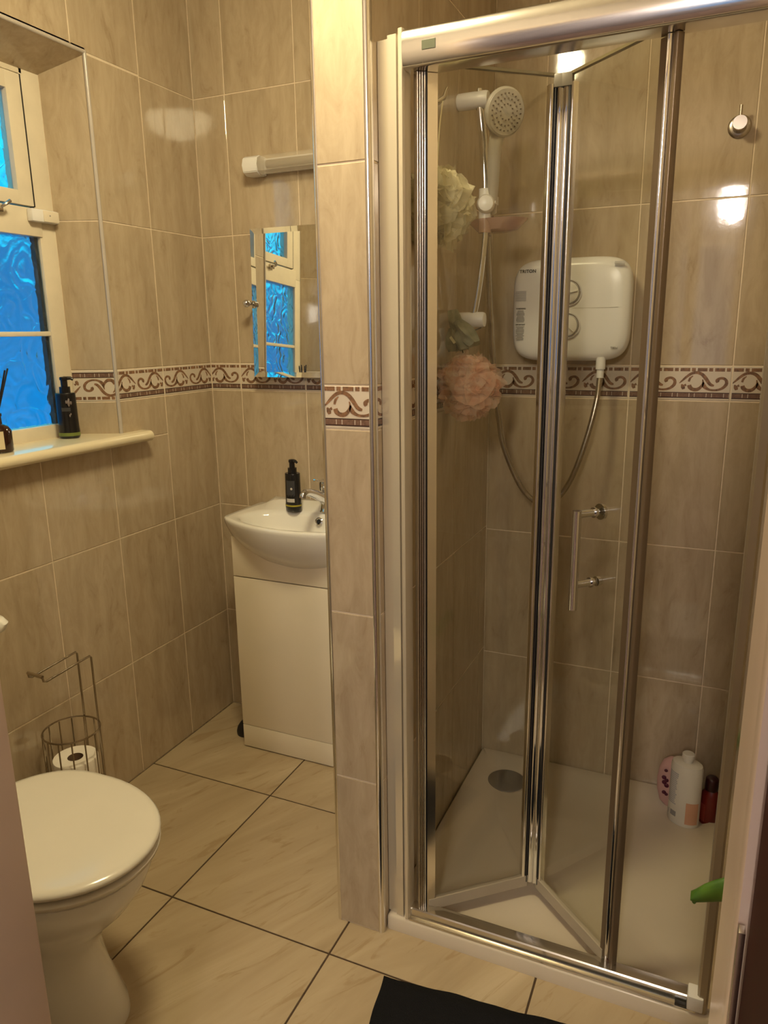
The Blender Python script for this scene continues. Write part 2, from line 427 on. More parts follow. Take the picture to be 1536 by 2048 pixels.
# hall behind the camera
struct(obj('wall_hall_left', B(-.30, -.20, -5.4, -1.76, -.05, 2.45), HALLP)); struct(obj('wall_hall_right', B(2.75, 2.85, -5.4, -1.76, -.05, 2.45), HALLP))
bm = bmesh.new(); box(bm, -.30, 1.15, -5.5, -5.4, -.05, 2.45); box(bm, 2.35, 2.85, -5.5, -5.4, -.05, 2.45); box(bm, 1.15, 2.35, -5.5, -5.4, -.05, .95); box(bm, 1.15, 2.35, -5.5, -5.4, 2.10, 2.45)
struct(obj('wall_hall_back', bm, HALLP))
w2 = struct(obj('window_2', B(1.15, 2.35, -5.47, -5.41, .95, 1.00, .003), WPAINT))
for a in ((1.15, 2.35, -5.47, -5.41, 2.05, 2.10), (1.15, 1.20, -5.47, -5.41, 1.0, 2.05), (2.30, 2.35, -5.47, -5.41, 1.0, 2.05), (1.73, 1.77, -5.47, -5.41, 1.0, 2.05)): obj('window_frame', B(*a, .003), WPAINT, w2)
obj('window_pane', B(1.17, 2.33, -5.45, -5.446, .98, 2.07), clear_glass('hall_window_glass'), w2); struct(obj('wall_hall_front', B(1.85, 2.85, -1.76, -1.70, -.05, 2.45), HALLP))
bm = B(-.30, -.16, -1.76, -1.70, -.05, 2.45); struct(obj('wall_hall_corner', bm, HALLP))
struct(obj('ceiling_hall', B(-.30, 2.85, -5.5, -1.76, 2.40, 2.48), PLAST))
struct(obj('floor_hall', B(-.30, 2.85, -5.5, -1.76, -.08, -.003), plain('hall_carpet', (.20, .13, .10), .95, var=.2, vs=80)))
# floor
bm = B(-.16, 1.85, -1.76, .15, -.08, -.0016); fl = struct(obj('floor', bm, DGROUT))
FF = lambda u, v, n: Vector((u, -v, n))
GX = [.0, .448, .891, 1.3345, 1.70]; GY = [0, .449, .9006, 1.352, 1.76]
for i in range(4):
    for j in range(4):
        for r in [(GX[i], GX[i + 1], GY[j], GY[j + 1])]:
            bm = bmesh.new()
            if tile_box(bm, FF, r[0] + .0008, r[1] - .0008, r[2] + .0008, r[3] - .0008, .006, .0008) is not None: obj('tile', bm, FLOOR, fl)
            else: bm.free()

# ------------------------------------------------------------------ window
wd = struct(obj('window_1', B(-.160, -.119, -.5615, -.497, 1.698, 2.045, .002), WPAINT, smooth=40))
def wpart(name, bm, m=WPAINT, parent=wd, smooth=40): return obj(name, bm, m, parent, smooth)
wpart('window_frame', B(-.160, -.119, -.552, -.497, 1.060, 1.698, .002))
wpart('window_frame', B(-.160, -.119, -.940, -.892, 1.060, 1.66, .002))
wpart('window_frame', B(-.160, -.119, -.940, -.867, 1.66, 2.045, .002))
wpart('window_frame', B(-.160, -.119, -.895, -.55, 2.022, 2.045, .002))
wpart('window_frame', B(-.160, -.116, -.895, -.545, 1.060, 1.123, .003))
wpart('transom', B(-.160, -.115, -.895, -.545, 1.626, 1.697, .003))
wpart('glazing_bar', B(-.140, -.121, -.895, -.55, 1.366, 1.379, .004))
wpart('painted_edge_band', B(-.150, -.1335, -.562, -.551, 1.10, 1.64), plain('outside_dark', (.03, .04, .05), .8))  # added strip: shade on the frame side behind the glass, painted as dark colour
o = wpart('window_pane', B(-.132, -.128, -.895, -.55, 1.115, 1.635), PGLASS, wd, None)
bm = bmesh.new()
for a in ((-.150, -.112, -.612, -.566, 1.701, 2.018), (-.150, -.112, -.863, -.815, 1.701, 2.018), (-.150, -.1125, -.82, -.61, 1.701, 1.736), (-.150, -.1125, -.82, -.61, 1.976, 2.018)): box(bm, *a, .0015)
wpart('top_sash', bm)
wpart('sash_gap', B(-.130, -.1125, -.5657, -.5618, 1.700, 2.019), BLACKR)
wpart('sash_gap', B(-.130, -.1125, -.8665, -.8635, 1.700, 2.019), BLACKR)
wpart('window_pane', B(-.132, -.128, -.82, -.605, 1.73, 1.98), PGLASS, wd, None)
bm = B(-.114, -.094, -.592, -.505, 1.662, 1.694, .004); ob_ = wpart('window_alarm_block', bm, WPLAS)
bm = B(-.0945, -.0925, -.556, -.505, 1.664, 1.692, .0008); obj('block_cover', bm, PAINT, ob_, 40)
b2 = bmesh.new(); cyl(b2, (-.0928, -.535, 1.680), (-.0920, -.535, 1.680), .0022, 10); obj('screw', b2, GREYP, ob_)
bm = bmesh.new(); box(bm, -.114, -.106, -.700, -.668, 1.674, 1.692, .003); tube(bm, [(-.106, -.684, 1.684), (-.092, -.684, 1.686), (-.085, -.676, 1.692), (-.085, -.664, 1.700)], .0045, 8, 3)
wpart('window_latch', bm, NICKEL)
struct(wd)
# sill board with rounded nose
bm = bmesh.new(); pts = [(-.118, 1.086), (.030, 1.086)] + [(.030 + .0155 * sin(a), 1.0705 + .0155 * cos(a)) for a in [pi * k / 8 for k in range(1, 8)]] + [(.030, 1.055), (.002, 1.055), (.002, 1.062), (-.118, 1.062)]
def sill_outline(p, y): return (p[0], y, p[1])
rings(bm, [[(x, -1.080, z) for x, z in pts], [(x, -.362, z) for x, z in pts]])
SILL = struct(obj('trim_2', bm, plain('sill_cream_gloss', (.80, .71, .50), .2, var=.03, coat=.3), smooth=35)); SILL['label'] = 'cream window sill board'

# ------------------------------------------------------------------ door frame at the sides, dark door, strike plate
bm = bmesh.new(); box(bm, 1.62, 1.652, -1.752, -1.598, 0, 2.06, .004); box(bm, 1.616, 1.652, -1.770, -1.745, 0, 2.06, .003)
tr = struct(obj('trim_3', bm, JAMB, smooth=40)); tr['label'] = 'glossy door jamb'
bm = bmesh.new(); box(bm, .853, .885, -1.79, -1.598, 0, 2.06, .004)
tr = struct(obj('trim_4', bm, JAMB, smooth=40)); tr['label'] = 'glossy door jamb'
struct(obj('trim_5', B(.885, 1.62, -1.76, -1.60, 2.03, 2.06, .003), JAMB, smooth=40))
sp_ = obj('strike_plate', B(1.6165, 1.6195, -1.7795, -1.7735, .80, 1.088, .0003), NICKEL, smooth=40)
tag(sp_, 'thin metal strike plate let into the glossy door jamb by dark door', 'plate')
DOORM = mottled('mahogany_varnish', (.018, .002, .0015), (.040, .004, .002), 6, .6)
DOORM.node_tree.nodes['Principled BSDF'].inputs['Specular IOR Level'].default_value = .12
d1 = struct(obj('door_1', B(1.6205, 1.664, -2.58, -1.780, .005, 2.03, .002), DOORM, smooth=40))

# ------------------------------------------------------------------ lamps
def dome_lamp(loc, r, drop, colr, rad, label, rim=True):
    t = thing('ceiling_lamp', loc, label, 'lamp')
    m = emit('lamp_shade_%d' % int(loc[1] * -10), colr, rad)
    bm = bmesh.new(); lathe(bm, [(r * 1.04, 0), (r * 1.08, -.012), (r * 1.04, -.03)], loc, n=40); obj('lamp_rim', bm, WPLAS, t, 40)
    bm = bmesh.new(); lathe(bm, [(r, -.012)] + [(r * cos(a), -.03 - drop * sin(a)) for a in [pi / 2 * k / 9 for k in range(9)]], loc, n=40); obj('lamp_shade', bm, m, t, 60)
    return t
dome_lamp((.87, -1.04, 2.399), .150, .095, CEIL_COL, CEIL_W * 1.0, 'round glowing dome lamp on the bathroom ceiling')
HX = 1.60
t = thing('hall_lamp', (HX, -3.85, 2.399), 'hall ceiling lamp with two bright bulb shades', 'lamp')
bm = bmesh.new(); lathe(bm, [(.06, 0), (.06, -.03)], (HX, -3.85, 2.399)); cyl(bm, (HX, -3.4, 2.33), (HX, -4.3, 2.33), .012); cyl(bm, (HX, -3.85, 2.375), (HX, -3.85, 2.33), .012); obj('lamp_bar', bm, CHROME, t, 40)
HM = emit('hall_bulb', HALL_COL, 62 * HALL_W / 9)
for y, dx in ((-3.40, .02), (-4.30, -.01)):
    bm = bmesh.new(); sphere(bm, (HX + dx, y, 2.225), .085, 20); obj('bulb_shade', bm, HM, t, 180)

# ------------------------------------------------------------------ shower tray
def rrect(x0, x1, y0, y1, r, n=5):
    P = []
    for cx, cy, a0 in ((x1 - r, y1 - r, 0), (x0 + r, y1 - r, 90), (x0 + r, y0 + r, 180), (x1 - r, y0 + r, 270)):
        for k in range(n + 1):
            a = radians(a0 + 90 * k / n); P.append((cx + r * cos(a), cy + r * sin(a)))
    return P
TX0, TX1, TY0, TY1 = .982, 1.698, -.781, -.002
bm = bmesh.new(); o1 = rrect(TX0, TX1, TY0, TY1, .006)
Z = lambda P, z: [(x, y, z) for x, y in P]
rings(bm, [Z(o1, 0), Z(o1, .033), Z(rrect(TX0 + .004, TX1 - .004, TY0 + .004, TY1 - .002, .006), .038),
           Z(rrect(TX0 + .030, TX1 - .030, TY0 + .055, TY1 - .035, .03), .037), Z(rrect(TX0 + .050, TX1 - .050, TY0 + .075, TY1 - .055, .04), .022),
           Z(rrect(TX0 + .2, TX1 - .3, TY0 + .3, TY1 - .2, .04), .018)])
tray = thing('shower_tray', (1.34, -.39, 0), 'low white shower tray beneath the glass bifold door', 'shower tray')
obj('tray', bm, ACRYL, tray, 50)
dr = thing('shower_waste', (1.097, -.128, .018), 'dark grey domed waste cover in the corner of shower tray', 'drain'); 
bm = bmesh.new(); lathe(bm, [(.057, .000), (.057, .004), (.050, .008), (.02, .0105), (.001, .011)], (1.097, -.128, .018), n=36); obj('waste_cover', bm, plain('waste_grey', (.20, .175, .15), .4), dr, 40)
bm = bmesh.new(); lathe(bm, [(.062, -.0002), (.062, .002), (.056, .003)], (1.097, -.128, .018), n=36); obj('waste_ring', bm, CHROME, dr, 40)

# ------------------------------------------------------------------ shower enclosure
en = thing('shower_enclosure', (1.34, -.755, .04), 'chrome framed shower enclosure with folding clear glass door', 'shower door')
def post(pts, z0, z1, m=SATIN, name='frame_post', parent=en, sm=30):
    bm = bmesh.new(); extrude_z(bm, pts, z0, z1); return obj(name, bm, m, parent, sm)
def half_round(x, y, r, ux, n=8, d=None):    # outline: bulge toward -y
    return [(x + r * cos(a), y - r * sin(a)) for a in [pi * k / n for k in range(n + 1)]]
ZB, ZT = .040, 1.868
PROF = plain('pale_anodised_aluminium', (.74, .67, .53), .10, .45, var=.01)
post([(.981, -.744), (.981, -.765), (1.003, -.768), (1.003, -.744)], ZB, ZT, PROF, 'wall_profile')
post([(1.0035, -.742), (1.0035, -.772), (1.0210, -.774), (1.0210, -.742)], ZB, ZT + .004, PROF, 'wall_profile')
post([(1.0215, -.742), (1.0215, -.764), (1.0250, -.764), (1.0250, -.742)], ZB, ZT, GREYP, 'profile_groove')
post([(1.0255, -.742), (1.0255, -.776), (1.0285, -.779), (1.0340, -.779), (1.0355, -.776), (1.0355, -.742)], ZB, ZT + .01, PROF, 'wall_profile')
# right side frame
post([(1.652, -.742), (1.652, -.772), (1.656, -.776), (1.668, -.776), (1.672, -.772), (1.672, -.742)], ZB, ZT, plain('dull_aluminium', (.40, .35, .28), .35, .8), 'wall_profile')
post([(1.6725, -.742), (1.6725, -.766), (1.698, -.766), (1.698, -.742)], ZB, ZT, SATIN, 'wall_profile')
# top rail: curved front, running in x
tp = []
for k in range(13):
    a = -pi / 2 + pi * k / 12; tp.append((-.772 - .0135 * cos(a) ** .8 if abs(cos(a)) > 1e-6 else -.772, 1.844 + .031 * sin(a) ))
tp += [(-.730, 1.875), (-.730, 1.813)]
bm = bmesh.new(); rings(bm, [[(1.036, y, z) for y, z in tp], [(1.698, y, z) for y, z in tp]]); tr_ = obj('top_rail', bm, SATIN, en, 35)
obj('rail_slot', B(1.074, 1.099, -.7868, -.775, 1.835, 1.850, .0005), plain('rail_slot_dark', (.10, .11, .07), .4), tr_)
bp = [(-.778, .0385), (-.7775, .0420), (-.7665, .0432), (-.7655, .0450), (-.7652, .0595), (-.7630, .0622), (-.745, .0635), (-.742, .0625), (-.742, .056), (-.728, .054), (-.728, .0385)]
bm = bmesh.new(); rings(bm, [[(1.036, y, z) for y, z in bp], [(1.651, y, z) for y, z in bp]]); br_ = obj('bottom_rail', bm, plain('brushed_rail', (.70, .66, .58), .16, .95, var=.02), en, 35)
obj('rail_slot', B(1.612, 1.634, -.7765, -.77, .0425, .049, .0004), BLACKP, br_)
obj('rail_clip', B(1.634, 1.664, -.782, -.745, .045, .078, .004), WPLAS, en, 40)
# leaves
PL, PH, PR = Vector((1.062, -.745, 0)), Vector((1.276, -.558, 0)), Vector((1.481, -.741, 0))
def leaf(a, b, z0, z1, nm):
    d = (b - a).normalized(); n_ = Vector((-d.y, d.x, 0)); n_ = n_ if n_.y < 0 else -n_
    def q(u, n): p = a + d * u + n_ * n; return (p.x, p.y)
    L = (b - a).length
    bm = bmesh.new(); extrude_z(bm, [q(.002, -.003), (q(L - .002, -.003)), q(L - .002, .003), q(.002, .003)], z0, z1)
    g_ = obj('door_panel', bm, GLASS, en); g_['label'] = nm
    return g_, q, L, n_, d
gl, ql, LL, nl, dl = leaf(PL, PH, .070, 1.828, 'hinged glass leaf nearest the partition')
gr, qr, LR, nr, dr_ = leaf(PH, PR, .070, 1.828, 'glass leaf carrying the handle')
def stile(q, u0, u1, r, parent, z0=.062, z1=1.812, m=CHROME, name='stile', back=.008):
    pts = [q(u0, -back), q(u1, -back)]; n = 8
    for k in range(n + 1):
        a = pi * k / n; pts.append(q((u0 + u1) / 2 + (u1 - u0) / 2 * cos(a), .003 + r * sin(a)))
    bm = bmesh.new(); extrude_z(bm, pts, z0, z1); return obj(name, bm, m, parent, 35)
stile(ql, LL - .020, LL - .001, .009, gl); stile(qr, .001, .020, .009, gr)
stile(ql, LL - .0245, LL - .0205, .004, gl, m=BLACKR, name='gasket'); stile(qr, .0205, .0245, .004, gr, m=BLACKR, name='gasket')
stile(ql, LL - .034, LL - .025, .003, gl, m=SATIN, name='stile'); stile(qr, .025, .031, .003, gr, m=SATIN, name='stile')
for u in (-.016, -.0115, -.007): stile(ql, u, u + .0042, .004, gl, m=NICKEL, name='rib')
stile(ql, -.0025, .002, .005, gl); stile(ql, .0025, .005, .002, gl, m=BLACKR, name='gasket')
pv = bmesh.new(); extrude_z(pv, [ql(.0055, -.006), ql(.025, -.006), ql(.025, .005), ql(.0055, .005)], .062, 1.812); obj('stile', pv, SATIN, gl)
DKM = plain('dark_bronze_strip', (.17, .125, .08), .3, .5, var=.03)
pv = bmesh.new(); extrude_z(pv, [qr(LR - .027, -.006), qr(LR - .010, -.006), qr(LR - .010, .0045), qr(LR - .027, .0045)], .062, 1.812); obj('stile', pv, DKM, gr)
stile(qr, LR - .0098, LR - .001, .008, gr); stile(qr, LR - .0008, LR + .010, .003, gr, m=DKM, name='gasket')
for q, L, g_ in ((ql, LL, gl), (qr, LR, gr)):
    bm = bmesh.new(); extrude_z(bm, [q(.01, -.006), q(L - .02, -.006), q(L - .02, .006), q(.01, .006)], .050, .078); obj('bottom_seal', bm, SEAL, g_)
    bm = bmesh.new(); extrude_z(bm, [q(.01, -.0045), q(L - .02, -.0045), q(L - .02, .0045), q(.01, .0045)], 1.826, 1.831); obj('top_edge', bm, plain('glass_edge', (.16, .13, .07), .3), g_)
for q, u in ((ql, LL - .012), (qr, .012)):
    x, y = q(u, .004); bm = B(x - .011, x + .011, y - .011, y + .011, 1.806, 1.830, .003); obj('hinge_cap', bm, plain('cap_grey', (.16, .14, .11), .4), gl if q is ql else gr, 40)
bm = bmesh.new(); hx = PH.x; cyl(bm, (hx, PH.y + .004, .055), (hx, PH.y + .004, .08), .009); obj('hinge_foot', bm, GREYP, gl, 40)
bm = bmesh.new(); x, y = qr(LR - .002, 0); cyl(bm, (x, y, .050), (x, y, .070), .008); obj('pivot_foot', bm, plain('brown_pivot', (.06, .02, .012), .5), gr, 40)
# handle
h1, h2 = Vector((1.395, -.664, 1.019)), Vector((1.3905, -.660, .876))
ob = nr * .052
hd = bmesh.new(); p1, p2 = h1 + ob, Vector((h1 + ob).xy.to_3d()); p2 = h1 + ob
bot = Vector((p1.x, p1.y, .826))
cyl(hd, bot, p1 + Vector((0, 0, .008)), .0088, 20)
H = obj('handle', hd, CHROME, gr, 40)
for z in (1.019, .876):
    hb = bmesh.new()
    a = Vector((p1.x, p1.y, z)); b = Vector((p1.x, p1.y, z)) - nr * .049; cyl(hb, a, b, .0075, 18)
    lathe(hb, [(.0105, 0), (.0105, .004)], b + nr * .006, nr, 18)
    lathe(hb, [(.016 if z > 1 else .010, 0), (.016 if z > 1 else .010, .006), (.009, .010)], b - nr * .006, -nr, 20)
    obj('handle_stem', hb, CHROME, H, 40)


# ------------------------------------------------------------------ electric shower unit
un = thing('shower_unit', (1.216, 0, 1.415), 'white electric shower box with two round dials on tiled wall', 'shower unit')
def superpt(a, hw, hh, e=5.0):
    c, s = cos(a), sin(a); return (math.copysign(abs(c) ** (2 / e), c) * hw, math.copysign(abs(s) ** (2 / e), s) * hh)
def bulged(hw, hh, y, n=72):
    return [(1.2165 + x, y, 1.4145 + z) for x, z in (superpt(2 * pi * i / n, hw, hh) for i in range(n))]
bm = bmesh.new(); rings(bm, [bulged(.135, .112, -.0005), bulged(.142, .120, -.020), bulged(.152, .130, -.030), bulged(.154, .132, -.060), bulged(.152, .130, -.074), bulged(.145, .123, -.085), bulged(.130, .110, -.0895), bulged(.10, .08, -.0905), bulged(.04, .03, -.091)])
obj('casing', bm, WPLAS, un, 60)
obj('seam', B(1.225, 1.340, -.0913, -.0905, 1.4180, 1.4190), plain('seam_grey', (.5, .46, .38), .5), un)
for z in (1.457, 1.374):
    bm = bmesh.new(); lathe(bm, [(.0335, -.002), (.0335, .004), (.031, .0075), (.0275, .006), (.026, .004)], (1.214, -.0900, z), (0, -1, 0), 40); k = obj('dial', bm, CHROME, un, 40)
    bm = bmesh.new(); lathe(bm, [(.0262, .002), (.0262, .008), (.024, .0095), (.001, .0095)], (1.214, -.0900, z), (0, -1, 0), 36); obj('dial_face', bm, WPLAS, k, 40)
    bm = bmesh.new(); box(bm, 1.2125, 1.2155, -.1035, -.0985, z - .024, z + .024, .001); 
    bmesh.ops.rotate(bm, verts=bm.verts, cent=(1.214, -.1, z), matrix=Matrix.Rotation(radians(-50 if z < 1.4 else 80), 3, 'Y')); obj('dial_grip', bm, WPLAS, k, 40)
bm = bmesh.new(); cyl(bm, (1.302, -.075, 1.293), (1.302, -.076, 1.262), .0125, 18); cyl(bm, (1.302, -.076, 1.264), (1.302, -.077, 1.240), .0095, 18); obj('outlet', bm, WPLAS, un, 40)
INK = plain('black_ink', (.02, .02, .02), .5); GINK = plain('grey_ink', (.30, .29, .28), .6); LINK_ = plain('pale_grey_ink', (.50, .49, .50), .6)
FY = -.0915
text('TRITON', .0115, (1.0835, FY, 1.5110), (1, 0, 0), (0, 0, 1), INK, un, 'lettering', .0003)
text('T80si', .0080, (1.326, FY, 1.3145), (1, 0, 0), (0, 0, 1), INK, un, 'lettering')
text('WARNING', .0052, (1.0765, FY, 1.4185), (1, 0, 0), (0, 0, 1), INK, un, 'lettering', .0002)
text('IMPORTANT', .0044, (1.0765, FY, 1.3775), (1, 0, 0), (0, 0, 1), INK, un, 'lettering', .0002)
def lines(x0, x1, z0, z1, n, m, jag=0.0):
    bm = bmesh.new()
    for i in range(n):
        z = z0 + (z1 - z0) * (i + .5) / n; h = (z1 - z0) / n * .28; j = random.uniform(0, jag)
        box(bm, x0 + j, x1 - j, FY - .0003, FY + .0015, z - h, z + h)
    obj('print', bm, m, un)
lines(1.0735, 1.1025, 1.4390, 1.4660, 9, LINK_); lines(1.077, 1.100, 1.385, 1.416, 9, GINK, .004); lines(1.077, 1.100, 1.338, 1.375, 11, GINK, .004); lines(1.323, 1.352, 1.518, 1.530, 4, LINK_, .004)

# ------------------------------------------------------------------ riser rail, head, hose
rl = thing('shower_riser_rail', (.98, -.307, 1.39), 'bowed chrome riser rail on white brackets inside the shower', 'shower rail')
bm = bmesh.new(); tube(bm, [(1.030, -.307, 1.902), (1.031, -.307, 1.88), (1.041, -.300, 1.78), (1.046, -.297, 1.66), (1.046, -.297, 1.60), (1.036, -.302, 1.48), (1.022, -.307, 1.39), (1.020, -.307, 1.375)], .0095, 16, 5); obj('rail', bm, CHROME, rl, 60)
for z in (1.880, 1.391):
    bm = bmesh.new(); lathe(bm, [(.0165, 0), (.0185, .003), (.0185, .068), (.0165, .073), (.010, .0735)], (.9803, -.307, z), (1, 0, 0), 28); obj('bracket', bm, WPLAS, rl, 40)
bm = bmesh.new(); lathe(bm, [(.016, -.016), (.021, -.010), (.021, .012), (.017, .020), (.001, .0215)], (1.050, -.302, 1.655), (.25, -.97, 0), 26); cyl(bm, (1.046, -.297, 1.69), (1.046, -.297, 1.62), .0145, 18)
box(bm, 1.046, 1.072, -.296, -.268, 1.655, 1.675, .003); obj('slider', bm, WPLAS, rl, 40)
hn = Vector((.72, -.64, -.22)).normalized(); hc = Vector((1.104, -.350, 1.836))
sh = thing('hand_shower', hc, 'round white hand shower head with ring of nozzles on the riser rail', 'shower head')
GREYW = plain('pale_grey_plastic', (.52, .49, .43), .3, var=.02)
up = Vector((0, 0, 1)); au = (up - hn * up.dot(hn)).normalized()
bm = bmesh.new(); lathe(bm, [(.012, -.034), (.030, -.026), (.046, -.012), (.0505, -.004), (.0505, .001), (.048, .004)], hc, hn, 40); obj('head_body', bm, GREYW, sh, 60)
bm = bmesh.new(); lathe(bm, [(.0475, .0035), (.046, .0055), (.001, .007)], hc, hn, 40); hf = obj('spray_face', bm, plain('spray_face_grey', (.50, .47, .41), .35), sh, 40)
bm = bmesh.new(); side = hn.cross(au)
for R_, N_ in ((.016, 12), (.027, 18), (.037, 24)):
    for k in range(N_):
        a = 2 * pi * k / N_; p = hc + hn * .0055 + au * R_ * cos(a) + side * R_ * sin(a); lathe(bm, [(.0019, 0), (.0015, .0032)], p, hn, 6)
no = obj('nozzle', bm, plain('nozzle_rubber', (.16, .12, .09), .6), hf); no['kind'] = 'stuff'
bm = bmesh.new(); pth = smoothpath([hc - hn * .016 - au * .030, Vector((1.077, -.330, 1.765)), Vector((1.066, -.300, 1.690)), Vector((1.057, -.275, 1.640))], 6)
tube(bm, pth, [.0185 - .007 * min(1, i / (len(pth) * .8)) for i in range(len(pth))], 16); obj('head_handle', bm, GREYW, sh, 60)
hose_pts = [(1.0565, -.274, 1.636), (1.0495, -.270, 1.600), (1.044, -.26, 1.56), (1.040, -.22, 1.44), (1.044, -.18, 1.251), (1.058, -.16, 1.116), (1.071, -.15, 1.047), (1.113, -.14, .951), (1.154, -.13, .905), (1.189, -.13, .901), (1.226, -.12, .934), (1.257, -.12, .998), (1.283, -.11, 1.092), (1.299, -.095, 1.180), (1.302, -.077, 1.241)]
bm = bmesh.new(); tube(bm, hose_pts, .0070, 10, 22, .12); hs = obj('shower_hose', bm, plain('metal_hose', (.50, .45, .38), .22, .9, var=.05), smooth=60)
tag(hs, 'ribbed metal shower hose looping below the white shower unit', 'hose')
# soap dish on the rail
bm = bmesh.new(); E_ = lambda z, a, b, c=(1.068, -.262): [(c[0] + a * cos(2 * pi * i / 32), c[1] + b * sin(2 * pi * i / 32), z) for i in range(32)]
rings(bm, [E_(1.596, .030, .024), E_(1.600, .050, .036), E_(1.620, .072, .048), E_(1.624, .074, .050), E_(1.620, .069, .045), E_(1.604, .048, .034), E_(1.601, .028, .022)])
cyl(bm, (1.046, -.297, 1.592), (1.046, -.297, 1.624), .0150, 16)
PK, n_, b_, o_ = mat('pink_clear_plastic'); setp(b_, Base_Color=(.62, .40, .33), Roughness=.12, Alpha=.62)
tag(obj('soap_dish', bm, PK, smooth=40), 'pink translucent soap dish clipped to the chrome riser rail', 'soap dish')
# bath puffs
def puff(c, R, n, seed, petal, flat=1.0):
    rnd = random.Random(seed); bm = bmesh.new(); c = Vector(c)
    for k in range(n):
        zz = 1 - 2 * (k + .5) / n; ph = k * 2.39996; rr = sqrt(1 - zz * zz)
        d = Vector((rr * cos(ph), rr * sin(ph), zz)); a, b = frame_of(d); tw = rnd.uniform(0, pi)
        a, b = a * cos(tw) + b * sin(tw), b * cos(tw) - a * sin(tw)
        ctr = c + d * R * rnd.uniform(.35, .55); ps = petal * rnd.uniform(.8, 1.2); NN = 12
        vc = bm.verts.new(ctr); R1 = []; R2 = []
        for i in range(NN):
            t = 2 * pi * i / NN; wv = .35 * sin(3 * t + k) + .25 * sin(5 * t + 2 * k)
            e = a * cos(t) * .55 + b * sin(t)
            R1.append(bm.verts.new(ctr + e * ps * .55 + d * (R * .28 + ps * .2 * wv)))
            R2.append(bm.verts.new(ctr + e * ps + d * (R * .36 + ps * .42 * wv + rnd.uniform(-.1, .1) * ps)))
        for i in range(NN):
            j = (i + 1) % NN; bm.faces.new((vc, R1[i], R1[j])); bm.faces.new((R1[i], R2[i], R2[j], R1[j]))
    for v in bm.verts:
        if v.co.x < .9815: v.co.x = .9815 + rnd.uniform(0, .002)
    return bm
o = obj('bath_puff', puff((1.020, -.572, 1.612), .087, 130, 3, .038), gauze('cream_mesh', (.82, .74, .48), (.92, .86, .64), .42), smooth=180, recalc=False)
tag(o, 'cream mesh bath puff hanging high by the hinge side of shower door', 'bath puff', 'bath puffs in the shower')
o = obj('bath_puff', puff((1.048, -.410, 1.235), .079, 110, 5, .042), gauze('peach_mesh', (.98, .56, .38), (.96, .78, .62), .36), smooth=180, recalc=False)
tag(o, 'peach pink mesh bath puff hanging below the lower rail bracket', 'bath puff', 'bath puffs in the shower')
# green mesh cloth hung from the bracket
rnd = random.Random(4); bm = bmesh.new()
def lobe(p0, p1, w0, w1, ph):
    p0, p1 = Vector(p0), Vector(p1); d = (p1 - p0); a, b = frame_of(d); rs = []
    for i in range(9):
        t = i / 8; r = (w0 + (w1 - w0) * t) * (.55 + .45 * sin(pi * min(1, t * .9 + .1)))
        rs.append([p0 + d * t + a * r * cos(s) * (1 + .3 * sin(3 * s + ph + t * 3)) + b * r * .55 * sin(s) * (1 + .3 * cos(4 * s + ph)) for s in [2 * pi * k / 16 for k in range(16)]])
    rings(bm, rs)
lobe((1.000, -.395, 1.412), (1.020, -.400, 1.350), .022, .020, 1); lobe((1.016, -.400, 1.385), (1.062, -.410, 1.335), .022, .034, 2); lobe((1.004, -.400, 1.372), (1.006, -.400, 1.318), .022, .030, 3); lobe((1.018, -.402, 1.375), (1.034, -.405, 1.322), .018, .034, 5)
for v in bm.verts: v.co.x = max(v.co.x, .9815)
sc_ = thing('mesh_scrunchie', (1.01, -.40, 1.36), 'grey green mesh cloth knotted over the lower white bracket', 'cloth')
obj('cloth', bm, gauze('sage_mesh', (.20, .21, .15), (.33, .34, .25), 1.0), sc_, 60)
bm = bmesh.new(); box(bm, -.003, .003, -.001, .001, -.009, .009); bmesh.ops.rotate(bm, verts=bm.verts, cent=(0, 0, 0), matrix=Matrix.Rotation(radians(-38), 3, 'Y')); bmesh.ops.translate(bm, verts=bm.verts, vec=(1.016, -.438, 1.345)); obj('care_tag', bm, plain('tag_white', (.75, .73, .5), .6), sc_)
bm = bmesh.new(); tube(bm, [(1.045, -.310, 1.372), (1.040, -.36, 1.365), (1.020, -.40, 1.36), (1.035, -.405, 1.30)], .0015, 6, 4); obj('loop', bm, BLACKR, sc_)
# robe hook
hk = thing('robe_hook', (1.583, 0, 1.83), 'round chrome robe hook on the shower back wall tiles', 'hook')
bm = bmesh.new(); lathe(bm, [(.026, .0005), (.026, .003), (.022, .006), (.016, .0065), (.0145, .030), (.0165, .044), (.0155, .047), (.001, .047)], (1.583, 0, 1.829), (0, -1, 0), 30); obj('hook_body', bm, NICKEL, hk, 40)
bm = bmesh.new(); cyl(bm, (1.583, -.036, 1.842), (1.583, -.036, 1.868), .0038, 12); obj('hook_pin', bm, NICKEL, hk, 40)
hk2 = thing('robe_hook', (.98, -.46, 1.86), 'small dark hook on the shower side wall above cream puff', 'hook')
bm = bmesh.new(); tube(bm, [(.9803, -.470, 1.842), (.990, -.468, 1.842), (1.000, -.460, 1.852), (1.004, -.452, 1.872)], [.008, .006, .005, .003], 10); obj('hook_body', bm, NICKEL, hk2, 60)
# cord from the hook down to the cream puff
bm = bmesh.new(); tube(bm, [(.998, -.460, 1.853), (1.000, -.49, 1.78), (1.012, -.54, 1.67)], .0015, 6, 4); tag(obj('puff_cord', bm, plain('cream_cord', (.7, .62, .4), .8)), 'thin cream cord looped on the small hook above the cream puff', 'cord')

